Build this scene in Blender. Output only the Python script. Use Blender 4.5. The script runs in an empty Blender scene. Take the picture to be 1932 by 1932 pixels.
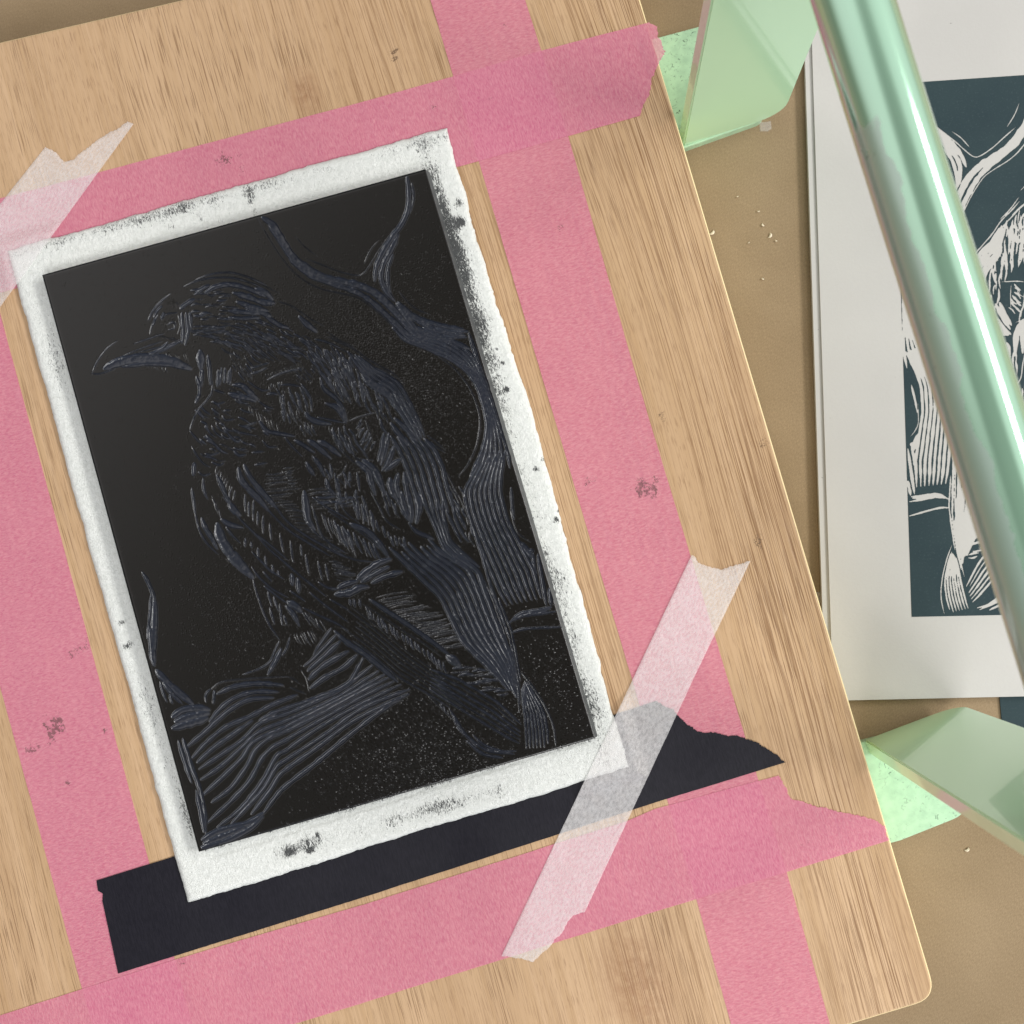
import bpy, bmesh, math, random
import numpy as np
from mathutils import Matrix, Vector
random.seed(7); RNG = np.random.default_rng(7)
S = bpy.context.scene; C = S.collection

# ------------------------------------------------------------------ camera
CAMZ = 0.301; FOV = 51.0; NAD = (1130., 1080.)        # the point straight under the lens, in photo pixels (1932 wide)
F = 966. / math.tan(math.radians(FOV / 2))
d_ = np.array([NAD[0] - 966., -(NAD[1] - 966.), -F]); zc = -d_ / np.linalg.norm(d_)
xc = np.array([1., 0, 0]); xc -= zc * xc.dot(zc); xc /= np.linalg.norm(xc); yc = np.cross(zc, xc)
R = np.stack([xc, yc, zc], 1)                          # camera = R @ world
cd = bpy.data.cameras.new('camera'); cam = bpy.data.objects.new('camera', cd); C.objects.link(cam)
M4 = Matrix(R.T.tolist()).to_4x4(); M4.translation = (0, 0, CAMZ); cam.matrix_world = M4
cd.sensor_width = 36; cd.angle = math.radians(FOV); cd.clip_start = .005; cd.clip_end = 50
cd.dof.use_dof = True; cd.dof.focus_distance = .279; cd.dof.aperture_fstop = 24
S.camera = cam
S.render.resolution_x = S.render.resolution_y = 1024
S.view_settings.view_transform = 'Standard'; S.view_settings.look = 'None'
S.view_settings.exposure = 0.0; S.view_settings.gamma = 1; S.view_settings.use_curve_mapping = False

# ------------------------------------------------------------------ room light: soft room all round, window on the right
W = bpy.data.worlds.new('World'); S.world = W; W.use_nodes = True
nt = W.node_tree; nt.nodes.clear()
def wn(t): return nt.nodes.new(t)
out = wn('ShaderNodeOutputWorld'); bg = wn('ShaderNodeBackground'); tc = wn('ShaderNodeTexCoord')
nt.links.new(bg.outputs[0], out.inputs[0])
def wdot(v, lo, hi, a, b):
    dp = wn('ShaderNodeVectorMath'); dp.operation = 'DOT_PRODUCT'; dp.inputs[1].default_value = Vector(v).normalized()
    nt.links.new(tc.outputs['Generated'], dp.inputs[0])
    mr = wn('ShaderNodeMapRange'); mr.interpolation_type = 'SMOOTHSTEP'
    mr.inputs[1].default_value = lo; mr.inputs[2].default_value = hi; mr.inputs[3].default_value = a; mr.inputs[4].default_value = b
    nt.links.new(dp.outputs['Value'], mr.inputs[0]); return mr.outputs[0]
def wcol(fac, c0, c1):
    m = wn('ShaderNodeMix'); m.data_type = 'RGBA'; nt.links.new(fac, m.inputs[0])
    for i, c in ((6, c0), (7, c1)):
        if isinstance(c, tuple): m.inputs[i].default_value = (*c, 1)
        else: nt.links.new(c, m.inputs[i])
    return m.outputs[2]
base = wcol(wdot((-.7, .4, .6), .74, .98, 0, 1), wcol(wdot((-1, .2, .02), .6, .97, 0, 1), (.50, .485, .46), (.28, .26, .17)), (1.9, 1.85, 1.85))
base = wcol(wdot((.78, .2, .60), .60, .97, 0, 1), base, (1.5, 1.5, 1.5))      # pale ceiling over the window   # pale wall up-left
base = wcol(wdot((.15, -.85, .45), .48, .9, 0, 1), base, (.42, .50, .68))               # cool light low in front
base = wcol(wdot((.02, -.03, 1), .84, .965, 0, 1), base, (.11, .10, .085))               # the one who holds the camera
nt.links.new(base, bg.inputs[0]); bg.inputs[1].default_value = .60

def area(name, loc, target, sx, sy, energy, col):
    l = bpy.data.lights.new(name, 'AREA'); l.shape = 'RECTANGLE'; l.size = sx; l.size_y = sy; l.energy = energy; l.color = col
    o = bpy.data.objects.new(name, l); C.objects.link(o); o.location = loc
    o.rotation_euler = (Vector(target) - Vector(loc)).to_track_quat('-Z', 'Y').to_euler(); return o
area('window_light', (1.2, .25, .93), (.05, 0, .05), 1.15, .26, 20, (1, .985, .955))
area('second_window_light', (.45, -1.1, 1.3), (0, 0, 0), 1.1, .6, 18, (1, .985, .96))

# ------------------------------------------------------------------ geometry helpers
def unp(px, z):
    """photo pixels (n,2) -> points on the level plane at height z"""
    p = np.atleast_2d(np.asarray(px, float))
    r = np.stack([p[:, 0] - 966., -(p[:, 1] - 966.), np.full(len(p), -F)], 1) @ R
    z = np.broadcast_to(np.asarray(z, float), (len(p),))
    w = r * ((z - CAMZ) / r[:, 2])[:, None]; w[:, 2] += CAMZ; return w
def homog(src, dst):
    A = []; b = []
    for (x, y), (u, v) in zip(src, dst):
        A.append([x, y, 1, 0, 0, 0, -u * x, -u * y]); b.append(u)
        A.append([0, 0, 0, x, y, 1, -v * x, -v * y]); b.append(v)
    h = np.linalg.solve(np.array(A, float), np.array(b, float)); return np.append(h, 1).reshape(3, 3)
def hap(H, p):
    q = np.c_[p, np.ones(len(p))] @ H.T; return q[:, :2] / q[:, 2:]
def tag(o, label=None, cat=None, group=None, kind=None):
    for k, v in (('label', label), ('category', cat), ('group', group), ('kind', kind)):
        if v: o[k] = v
    return o
def link(name, me, m, parent=None):
    o = bpy.data.objects.new(name, me); C.objects.link(o)
    if m: me.materials.append(m)
    if parent: o.parent = parent
    return o
def empty(name, loc=(0, 0, 0)):
    o = bpy.data.objects.new(name, None); C.objects.link(o); o.location = loc; o.empty_display_size = .01; return o
def bm_obj(name, bm, m, parent=None, smooth=False):
    bmesh.ops.recalc_face_normals(bm, faces=bm.faces[:])
    me = bpy.data.meshes.new(name); bm.to_mesh(me); bm.free()
    if smooth: me.polygons.foreach_set('use_smooth', [True] * len(me.polygons))
    return link(name, me, m, parent)
def slab(name, pts, z0, z1, m, parent=None, bevel=0, seg=2):
    """pts: world xy outline, extruded from z0 to z1, bevelled"""
    bm = bmesh.new()
    vs = [bm.verts.new((x, y, z1)) for x, y in pts]; f = bm.faces.new(vs)
    r = bmesh.ops.extrude_face_region(bm, geom=[f])
    for v in r['geom']:
        if isinstance(v, bmesh.types.BMVert): v.co.z = z0
    if bevel:
        bmesh.ops.recalc_face_normals(bm, faces=bm.faces[:])
        ed = [e for e in bm.edges if abs(e.verts[0].co.z - e.verts[1].co.z) < 1e-9 and e.verts[0].co.z > (z0 + z1) / 2]
        bmesh.ops.bevel(bm, geom=ed, offset=bevel, segments=seg, affect='EDGES', profile=.5)
    return bm_obj(name, bm, m, parent)
def grid_mesh(name, P, nx, ny, m, parent=None, attrs=None, keep=None, smooth=True):
    me = bpy.data.meshes.new(name); n = nx * ny
    i = (np.arange(ny - 1)[:, None] * nx + np.arange(nx - 1)[None]).ravel()
    Q = np.stack([i, i + nx, i + nx + 1, i + 1], 1)
    if keep is not None:
        Q = Q[keep.ravel()]; used = np.unique(Q); mp = np.full(n, -1); mp[used] = np.arange(len(used)); Q = mp[Q]; P = P[used]; n = len(used)
    k = len(Q)
    me.vertices.add(n); me.vertices.foreach_set('co', P.astype(np.float32).ravel())
    me.loops.add(k * 4); me.loops.foreach_set('vertex_index', Q.astype(np.int32).ravel())
    me.polygons.add(k); me.polygons.foreach_set('loop_start', (np.arange(k) * 4).astype(np.int32))
    if attrs:
        for an, av in attrs.items():
            a = me.attributes.new(an, 'FLOAT', 'POINT'); a.data.foreach_set('value', av.astype(np.float32).ravel())
    me.update(calc_edges=True)
    if smooth: me.polygons.foreach_set('use_smooth', np.ones(k, bool))
    me.validate(); return link(name, me, m, parent)
def smooth_noise(n, period, amp):
    k = max(2, int(n / period) + 2); v = RNG.normal(0, 1, k); return amp * np.interp(np.linspace(0, k - 1, n), np.arange(k), v)
def rough_line(p0, p1, step, amp, seed=0):
    """a torn or fibrous edge from p0 to p1 (photo px), both ends kept"""
    p0 = np.array(p0, float); p1 = np.array(p1, float); L = np.linalg.norm(p1 - p0); n = max(2, int(L / step))
    t = np.linspace(0, 1, n, endpoint=False); nr = np.array([-(p1 - p0)[1], (p1 - p0)[0]]) / L
    o = smooth_noise(n, 6, amp * .6) + RNG.normal(0, amp * .4, n); o[0] = 0
    return p0 + np.outer(t, p1 - p0) + np.outer(o, nr)

# ------------------------------------------------------------------ material helpers
class Mat:
    def __init__(s, name):
        s.m = bpy.data.materials.new(name); s.m.use_nodes = True; s.t = s.m.node_tree; s.t.nodes.clear()
        s.o = s.n('ShaderNodeOutputMaterial'); s.b = s.n('ShaderNodeBsdfPrincipled'); s.l(s.b.outputs[0], s.o.inputs[0])
        s.tc = s.n('ShaderNodeTexCoord').outputs['Object']
    def n(s, t): return s.t.nodes.new(t)
    def l(s, a, b): s.t.links.new(a, b)
    def put(s, inp, v):
        if hasattr(v, 'is_output'): s.l(v, inp)
        elif isinstance(v, tuple) and len(v) == 3 and len(inp.default_value) == 4: inp.default_value = (*v, 1)
        else: inp.default_value = v
    def set(s, **k):
        for a, v in k.items(): s.put(s.b.inputs[a.replace('_', ' ')], v)
        return s
    def vec(s, rot=0, scale=(1, 1, 1), loc=(0, 0, 0), src=None):
        r = s.n('ShaderNodeMapping'); r.inputs['Rotation'].default_value = (0, 0, rot); s.l(src or s.tc, r.inputs[0])
        q = s.n('ShaderNodeMapping'); q.inputs['Scale'].default_value = scale; q.inputs['Location'].default_value = loc
        s.l(r.outputs[0], q.inputs[0]); return q.outputs[0]
    def noise(s, v, scale=1., detail=2., rough=.5, dist=0.):
        n = s.n('ShaderNodeTexNoise'); s.l(v, n.inputs['Vector']); n.inputs['Scale'].default_value = scale
        n.inputs['Detail'].default_value = detail; n.inputs['Roughness'].default_value = rough; n.inputs['Distortion'].default_value = dist
        return n.outputs['Fac']
    def rng(s, f, a, b, c=0., d=1., smooth=False):
        n = s.n('ShaderNodeMapRange'); n.interpolation_type = 'SMOOTHSTEP' if smooth else 'LINEAR'
        s.put(n.inputs[0], f)
        for i, v in enumerate((a, b, c, d)): s.put(n.inputs[i + 1], v)
        return n.outputs[0]
    def mix(s, f, a, b, mode='MIX'):
        n = s.n('ShaderNodeMix'); n.data_type = 'RGBA'; n.blend_type = mode
        s.put(n.inputs[0], f); s.put(n.inputs[6], a); s.put(n.inputs[7], b); return n.outputs[2]
    def math(s, op, a, b=0.):
        n = s.n('ShaderNodeMath'); n.operation = op; s.put(n.inputs[0], a); s.put(n.inputs[1], b); return n.outputs[0]
    def attr(s, name):
        n = s.n('ShaderNodeAttribute'); n.attribute_name = name; return n.outputs['Fac']
    def bump(s, h, dist, strength=1.):
        n = s.n('ShaderNodeBump'); n.inputs['Distance'].default_value = dist; n.inputs['Strength'].default_value = strength
        s.l(h, n.inputs['Height']); s.l(n.outputs[0], s.b.inputs['Normal']); return s
    def spot(s, px, z, r, dens=.5, fine=2300.):
        """a small smudge of stray ink at one place, broken up by grain"""
        c = unp(px, z)[0]; sb = s.n('ShaderNodeVectorMath'); sb.operation = 'DISTANCE'
        wn_ = s.n('ShaderNodeTexNoise'); s.l(s.tc, wn_.inputs['Vector']); wn_.inputs['Scale'].default_value = 260.; wn_.inputs['Detail'].default_value = 4
        w2 = s.n('ShaderNodeVectorMath'); w2.operation = 'MULTIPLY_ADD'; s.l(wn_.outputs['Color'], w2.inputs[0]); w2.inputs[1].default_value = (r * 2.6,) * 2 + (0,); s.l(s.tc, w2.inputs[2])
        s.l(w2.outputs[0], sb.inputs[0]); c = c + np.array([r * 1.3, r * 1.3, 0]); sb.inputs[1].default_value = (c[0], c[1], c[2])
        f = s.rng(sb.outputs['Value'], 0., r, 1., 0., True)
        return s.rng(s.math('ADD', s.math('MULTIPLY', f, dens), s.noise(s.tc, fine, 3, .7)), .80, .94, 0., 1.)
    def spots(s, col, lst, dark=(.06, .045, .05), amt=.75):
        for a in lst: col = s.mix(s.math('MULTIPLY', s.spot(*a), amt), col, dark)
        return col

GA = math.atan2(.282, .96)                 # turn of the board in the picture
ZB = .021                                  # top of the board
ZP = ZB + .0003; PT = .0013                # paper underside and thickness
ZT = ZP + PT + .0032                       # inked face of the block

def m_kraft():
    m = Mat('kraft paper'); fib = m.noise(m.vec(.5, (1, .3, 1)), 4200, 3, .75); blot = m.noise(m.tc, 38, 3, .55); g = m.noise(m.tc, 900, 4, .75)
    c = m.mix(m.rng(blot, .3, .7), (.25, .180, .104), (.305, .224, .134))
    c = m.mix(m.rng(fib, .38, .66), m.mix(.26, c, (.13, .08, .04)), m.mix(.16, c, (.50, .37, .22)))
    c = m.mix(m.rng(g, .62, .74, 0., .5), c, (.42, .30, .17))
    return m.set(Base_Color=c, Roughness=.8, Specular_IOR_Level=.25).bump(fib, .00005, .5).m
def m_wood():
    m = Mat('oak veneer'); z = ZB
    wv = m.vec(-GA, (9, 2.2, 9)); w = m.noise(wv, 1, 2, .5)
    # grain coordinate bent by a slow wave so that the streaks sway
    ad = m.n('ShaderNodeVectorMath'); ad.operation = 'ADD'; rot = m.vec(-GA); m.l(rot, ad.inputs[0])
    cx = m.n('ShaderNodeCombineXYZ'); m.l(m.rng(w, .2, .8, -.006, .006), cx.inputs[0]); m.l(cx.outputs[0], ad.inputs[1]); G = ad.outputs[0]
    band = m.noise(m.vec(0, (110, 3, 110), src=G), 1, 3, .6)
    band2 = m.noise(m.vec(0, (620, 6, 620), src=G), 1, 3, .6)
    pore = m.noise(m.vec(0, (3500, 72, 900), src=G), 1, 2, .55)
    pore2 = m.noise(m.vec(0, (3300, 210, 900), (3, 1, 0), src=G), 1, 2, .5)
    mask = m.noise(m.vec(0, (46, 9, 46), (2, 5, 0), src=G), 1, 3, .6)
    blot = m.noise(m.vec(0, (14, 9, 14), (7, 2, 0), src=G), 1, 2, .5)
    c = m.mix(m.rng(band, .3, .7), (.475, .308, .172), (.585, .395, .235))
    c = m.mix(m.rng(band2, .42, .72, 0., .55), c, (.44, .275, .135))
    c = m.mix(m.rng(blot, .56, .8, 0., .6), c, (.47, .265, .13))
    p = m.math('MULTIPLY', m.rng(pore, .545, .625), m.rng(mask, .42, .62, .12, 1.))
    c = m.mix(m.math('MULTIPLY', p, .66), c, (.19, .098, .042))
    p2 = m.math('MULTIPLY', m.rng(pore2, .57, .66), m.rng(mask, .62, .4, .1, .8))
    c = m.mix(m.math('MULTIPLY', p2, .6), c, (.25, .14, .07))
    line = m.noise(m.vec(0, (1500, 9, 900), (1, 4, 0), src=G), 1, 2, .55); lm = m.noise(m.vec(0, (60, 2.5, 60), (9, 1, 0), src=G), 1, 2, .5)
    sx = m.n('ShaderNodeSeparateXYZ'); m.l(rot, sx.inputs[0]); right = m.rng(sx.outputs[0], -.06, .0, .25, 1., True)
    lf = m.math('MULTIPLY', m.math('MULTIPLY', m.rng(m.math('ABSOLUTE', m.math('SUBTRACT', line, .5)), .008, .05, 1., 0.), m.rng(lm, .36, .6, .2, 1.)), right)
    c = m.mix(m.math('MULTIPLY', lf, .8), c, (.20, .10, .04))
    # knots and brown figure
    for px, r, a in (((575, 175), .011, .62), ((1200, 1850), .022, .6), ((560, 1890), .004, .5)):
        k = unp(px, z)[0]; di = m.n('ShaderNodeVectorMath'); di.operation = 'DISTANCE'; st = m.vec(-GA, (1.7, 1, 1)); m.l(st, di.inputs[0])
        cs, sn = math.cos(-GA), math.sin(-GA); di.inputs[1].default_value = ((k[0] * cs - k[1] * sn) * 1.7, k[0] * sn + k[1] * cs, z)
        f = m.math('MULTIPLY', m.rng(di.outputs['Value'], r * .1, r, 1., 0., True), m.rng(m.noise(m.tc, 420, 4, .7), .35, .62, .35, 1.))
        c = m.mix(m.math('MULTIPLY', f, a), c, (.27, .13, .06))
    c = m.spots(c, [((1245, 790), z, .0030, .40), ((1440, 830), z, .003, .36), ((1435, 1020), z, .004, .38), ((235, 1190), z, .0014, .55), ((738, 96), z, .0024, .44), ((744, 112), z, .002, .44)], (.11, .065, .035), .8)
    nz = m.n('ShaderNodeSeparateXYZ'); ge = m.n('ShaderNodeNewGeometry'); m.l(ge.outputs['True Normal'], nz.inputs[0])
    c = m.mix(m.rng(nz.outputs[2], .97, .90), c, (.80, .64, .36))            # raw sanded edge, paler than the face, with its lit rim highlight painted in
    return m.set(Base_Color=c, Roughness=m.rng(band2, .3, .7, .42, .58), Specular_IOR_Level=.35).bump(p, -.00012, .5).m
def translucent(m, alpha):
    tr = m.n('ShaderNodeBsdfTransparent'); mx = m.n('ShaderNodeMixShader'); m.put(mx.inputs[0], alpha)
    m.l(tr.outputs[0], mx.inputs[1]); m.l(m.b.outputs[0], mx.inputs[2]); m.l(mx.outputs[0], m.o.inputs[0]); return m
def m_pink(name, ang, stains, warm=0.):
    m = Mat(name)
    crepe = m.noise(m.vec(ang, (2600, 750, 900)), 1, 3, .65, .6); fib = m.noise(m.vec(ang, (1, .8, 1)), 2400, 3, .75); slow = m.noise(m.tc, 60, 3, .6)
    c = m.mix(m.rng(slow, .3, .7), (.79, .225 + warm * .03, .365 - warm * .03), (.84, .265 + warm * .03, .40 - warm * .03))
    c = m.mix(m.rng(crepe, .36, .64), m.mix(.34, c, (.52, .12, .22)), m.mix(.40, c, (.90, .50, .54)))
    c = m.mix(m.rng(fib, .58, .72, 0., .5), c, (.84, .50, .50))
    c = m.spots(c, stains, (.10, .045, .06), .7)
    m.set(Base_Color=c, Roughness=.62, Specular_IOR_Level=.3).bump(crepe, .00016, .75)
    return translucent(m, .47).m
def m_clear():
    m = Mat('translucent white paper tape'); f = m.noise(m.vec(.4, (1, .6, 1)), 1500, 4, .7); g = m.noise(m.tc, 300, 3, .6)
    c = m.mix(m.rng(g, .3, .7), (.93, .89, .88), (.98, .96, .96))
    m.set(Base_Color=c, Roughness=.5, Specular_IOR_Level=.4).bump(f, .0001, .7)
    return translucent(m, m.rng(f, .3, .7, .165, .345)).m
def m_black_tape():
    m = Mat('black paper tape'); f = m.noise(m.vec(-GA, (2400, 420, 900)), 1, 3, .6); g = m.noise(m.tc, 45, 2, .5)
    c = m.mix(m.rng(f, .35, .65), (.0075, .007, .0115), (.013, .012, .018))
    return m.set(Base_Color=c, Roughness=m.rng(g, .3, .7, .38, .50), Specular_IOR_Level=.30).bump(f, .00008, .5).m
def m_rag():
    m = Mat('white cotton rag paper'); sm = m.attr('smudge')
    f = m.noise(m.tc, 700, 4, .6); fb = m.noise(m.vec(-GA, (1, .4, 1)), 2600, 4, .75, 1.2); fb2 = m.noise(m.vec(-GA, (1.3, .38, 1), (.3, .1, 0)), 1500, 5, .8, 1.5)
    c = m.mix(m.rng(f, .3, .7), (.74, .76, .72), (.85, .865, .83))
    t = m.math('ADD', m.math('MULTIPLY', m.math('ADD', fb, fb2), .5), m.math('MULTIPLY', sm, .30))
    c = m.mix(m.rng(t, .675, .725, 0., .93), c, (.018, .019, .022))
    dust = m.rng(m.math('ADD', fb2, m.math('MULTIPLY', sm, .20)), .66, .80, 0., .32)
    c = m.mix(dust, c, (.18, .19, .19))
    return m.set(Base_Color=c, Roughness=.9, Specular_IOR_Level=.15).bump(m.math('ADD', f, m.math('MULTIPLY', fb, .9)), .0005, .85).m
def m_ink_block():
    m = Mat('ink on carved lino'); g = m.attr('cut')
    f = m.noise(m.tc, 4200, 2, .6); s = m.noise(m.tc, 55, 3, .5)
    c = m.mix(m.rng(g, 0., 1.), (.0068, .0060, .0050), (.0175, .0205, .0295))
    r = m.mix(m.rng(g, 0., 1.), (.27, .27, .27), (.25, .25, .25))
    m.l(m.mix(m.attr('bead'), r, (.13, .13, .13)), m.b.inputs['Roughness'])
    return m.set(Base_Color=c, Specular_IOR_Level=.55).bump(f, .000012, .5).m
def m_side():
    m = Mat('inky lino edge'); f = m.noise(m.tc, 500, 3, .6)
    return m.set(Base_Color=m.mix(m.rng(f, .3, .7), (.05, .053, .055), (.10, .105, .103)), Roughness=.6).m
def m_mint(speck):
    m = Mat('mint gloss paint with dirt' if speck else 'mint gloss paint'); n = m.noise(m.tc, 9, 2, .5)
    c = m.mix(m.rng(n, .3, .7), (.38, .64, .46), (.42, .69, .50))
    if speck:
        c = m.mix(m.rng(n, .3, .7), (.44, .68, .45), (.48, .72, .49))
        d = m.noise(m.tc, 620, 4, .72, 1.6); k = m.noise(m.tc, 95, 2, .5)
        c = m.mix(m.math('MULTIPLY', m.rng(d, .58, .66), m.rng(k, .36, .56)), c, (.04, .075, .05)); c = m.mix(m.rng(m.noise(m.tc, 300, 3, .6), .4, .7, 0., .35), c, (.22, .38, .26))
    else:
        # pale ragged reflection of the white paper, painted down the bar's left flank
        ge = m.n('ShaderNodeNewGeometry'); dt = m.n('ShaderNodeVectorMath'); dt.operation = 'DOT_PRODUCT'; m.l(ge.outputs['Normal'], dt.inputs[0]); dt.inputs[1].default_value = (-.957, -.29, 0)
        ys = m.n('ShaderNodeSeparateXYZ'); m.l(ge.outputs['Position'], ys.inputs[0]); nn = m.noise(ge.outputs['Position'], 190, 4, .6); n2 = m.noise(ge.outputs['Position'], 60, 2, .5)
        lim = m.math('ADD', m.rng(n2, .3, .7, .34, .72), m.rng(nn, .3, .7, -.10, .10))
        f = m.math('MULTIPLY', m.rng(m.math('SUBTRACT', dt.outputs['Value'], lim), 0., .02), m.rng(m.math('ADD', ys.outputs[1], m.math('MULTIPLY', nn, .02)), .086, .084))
        f = m.math('MULTIPLY', f, m.rng(ys.outputs[2], .05, .1)); REFL = f
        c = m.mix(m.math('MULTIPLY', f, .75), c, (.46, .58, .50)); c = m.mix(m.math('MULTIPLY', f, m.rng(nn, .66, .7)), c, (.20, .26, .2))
    m.set(Base_Color=c, Roughness=.11 if not speck else .3, Specular_IOR_Level=.5)
    if not speck: m.l(m.rng(REFL, 0., 1., .11, .42), m.b.inputs['Roughness'])
    m.b.inputs['Metallic'].default_value = .58 if not speck else .05
    m.b.inputs['Coat Weight'].default_value = .8 if not speck else .2; m.b.inputs['Coat Roughness'].default_value = .045; m.b.inputs['Coat IOR'].default_value = 2.0
    return m.m
def m_sheet():
    m = Mat('warm white printing paper'); f = m.noise(m.tc, 1300, 4, .7); sp = m.noise(m.tc, 700, 2, .5); s = m.noise(m.tc, 24, 2, .5)
    c = m.mix(m.rng(s, .3, .7), (.47, .46, .435), (.52, .508, .48)); c = m.mix(m.rng(f, .35, .65), m.mix(.1, c, (.4, .38, .35)), c)
    c = m.mix(m.rng(sp, .765, .80, 0., .7), c, (.14, .13, .12))
    return m.set(Base_Color=c, Roughness=.85, Specular_IOR_Level=.2).bump(f, .00008, .5).m
def m_print():
    m = Mat('dark teal printing ink'); f = m.noise(m.tc, 1800, 4, .7); s = m.noise(m.tc, 70, 3, .5)
    c = m.mix(m.rng(s, .3, .7), (.018, .036, .043), (.024, .045, .050)); c = m.mix(m.rng(f, .56, .72, 0., .5), c, (.06, .085, .09))
    return m.set(Base_Color=c, Roughness=.6, Specular_IOR_Level=.2).m
def m_plain(name, c, r=.7, **k): return Mat(name).set(Base_Color=c, Roughness=r, **k).m

# ------------------------------------------------------------------ setting: kraft paper on the table
bm = bmesh.new()
for x, y in ((-3, -3), (3, -3), (3, 3), (-3, 3)): bm.verts.new((x, y, 0))
bm.faces.new(bm.verts[:]); tag(bm_obj('table_surface', bm, m_kraft()), kind='structure')

# ------------------------------------------------------------------ board
def round_poly(P, rad, seg=8):
    out = []
    for i, p in enumerate(P):
        p = np.array(p); a = np.array(P[i - 1]) - p; b = np.array(P[(i + 1) % len(P)]) - p; r = rad[i]
        if r == 0: out.append(tuple(p)); continue
        a /= np.linalg.norm(a); b /= np.linalg.norm(b); s, e = p + a * r, p + b * r
        for t in np.linspace(0, 1, seg): out.append(tuple((1 - t) ** 2 * s + 2 * t * (1 - t) * p + t * t * e))
    return out
bp = unp([(-560, 209), (1152, -190), (1769, 1884), (90, 2395)], ZB)[:, :2]
board = slab('wooden_board', round_poly(bp, [.0055] * 4), .003, ZB, m_wood(), bevel=.0008, seg=3)
tag(board, 'wide oak veneer board with rounded corner lying under all the tapes', 'board')

# ------------------------------------------------------------------ tapes
def tape(px, z, m, label, group, torn=(), th=.00009):
    """px outline; edges listed in torn get a fibrous tear"""
    o = []
    for i, p in enumerate(px):
        q = px[(i + 1) % len(px)]
        o += list(rough_line(p, q, 2.2, 1.7)) if i in torn else list(rough_line(p, q, 9, .28))
    t = slab('masking_tape', [tuple(v) for v in unp(o, z)[:, :2]], z - th, z, m)
    return tag(t, label, 'tape', group)
PK = 'pink masking tape strips stuck round the block'
z1 = ZB + .00011; z2 = ZB + .00022
tape([(700, -400), (875, -400), (991, 0), (1072, 257), (1196, 695), (1302, 1046), (1406, 1391), (1485, 1647), (1566, 1932), (1600, 2050), (1412, 2050), (1379, 1932), (1315, 1701), (1187, 1263), (1018, 695), (906, 313), (812, 0)], z1,
     m_pink('pink tape right', -GA + 1.57, [((1215, 920), z1, .007, .42, 1500), ((1115, 905), z1, .003, .36), ((1080, 165), z1, .003, .3), ((955, 45), z1, .002, .36), ((1055, 430), z1, .0025, .34)], .6),
     'pink tape strip running down the right of the dark block, beside the board edge', PK)
tape([(-120, 345 - 190), (-75, 315), (7, 618), (196, 1314), (281, 1627), (340, 1850), (420, 2150), (235, 2150), (155, 1866), (0, 1295), (-150, 745), (-290, 230)], z1,
     m_pink('pink tape left', -GA + 1.57, [((103, 1370), z1, .006, .46, 1100), ((150, 1225), z1, .005, .34), ((55, 1410), z1, .003, .42), ((155, 1150), z1, .004, .3), ((128, 1480), z1, .002, .5), ((68, 1405), z1, .002, .4), ((200, 1380), z1, .0015, .5)]),
     'pink tape strip running down the left of the white paper, stained with dark ink marks', PK)
tape([(-60, 390), (180, 327), (695, 189), (852, 145), (1019, 96), (1225, 42), (1240, 50), (1241, 66), (1256, 96), (1241, 124), (1229, 150), (1226, 178), (1214, 196), (1208, 218), (1070, 257), (870, 313), (0, 552), (-90, 577)], z2,
     m_pink('pink tape top', -GA, [((430, 300), z2, .005, .42, 1500), ((920, 190), z2, .002, .3), ((812, 200), z2, .0025, .36), ((455, 320), z2, .003, .3)]),
     'pink tape strip slanting across above the white paper, torn end overhanging the board', PK, torn=(5, 6, 7, 8, 9, 10, 11, 12))
tape([(-80, 1940), (0, 1916), (155, 1866), (335, 1809), (695, 1704), (1183, 1549), (1236, 1526), (1470, 1463), (1478, 1480), (1488, 1500), (1500, 1510), (1578, 1530), (1643, 1544), (1670, 1558), (1676, 1586), (1485, 1645), (1236, 1720), (618, 1913), (300, 2010), (-80, 2120)], z2,
     m_pink('pink tape bottom', -GA, [((340, 1815), z2, .003, .3), ((1520, 1590), z2, .004, .28)], .1),
     'pink tape strip slanting along the bottom of the board under the black strip', PK, torn=(7, 8, 9, 10, 11, 12, 13))
z3 = ZB + .0003
tape([(182, 1661), (328, 1616), (760, 1481), (1236, 1323), (1272, 1341), (1290, 1362), (1319, 1380), (1388, 1388), (1430, 1402), (1460, 1422), (1483, 1438), (1236, 1514), (1050, 1575), (695, 1690), (223, 1837), (206, 1760), (193, 1700), (194, 1686), (185, 1681)], z3, m_black_tape(),
     'black tape strip under the lower edge of the white paper, jagged right end', None, torn=(3, 4, 5, 6, 7, 8, 9))

# ------------------------------------------------------------------ the white rag paper
BC = [(82, 520), (803, 321), (1122, 1392), (377, 1606)]          # corners of the inked face in the photo
BW, BH = 105., 154.                                              # mm
HB = homog([(0, 0), (BW, 0), (BW, BH), (0, BH)], BC); HBi = np.linalg.inv(HB)
PC = [(15, 474), (841, 242), (1186, 1446), (354, 1704)]
nx, ny = 330, 470
u, v = np.meshgrid(np.linspace(0, 1, nx), np.linspace(0, 1, ny))
HP = homog([(0, 0), (1, 0), (1, 1), (0, 1)], PC)
def deckle(n, a): return smooth_noise(n, 26, a) + smooth_noise(n, 7, a * .5) + smooth_noise(n, 2, a * .3)
dl, dr, dt, db = deckle(ny, .0013), deckle(ny, .0021), deckle(nx, .0010), deckle(nx, .0010)
dr += .012 * np.exp(-((np.linspace(0, 1, ny) - .52) / .16) ** 2)
fall = lambda t: np.clip(1 - t / .07, 0, 1) ** 2
uu = u + dl[:, None] * fall(u) + dr[:, None] * fall(1 - u); vv = v + dt[None] * fall(v) + db[None] * fall(1 - v)
px = hap(HP, np.c_[uu.ravel(), vv.ravel()])
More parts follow.
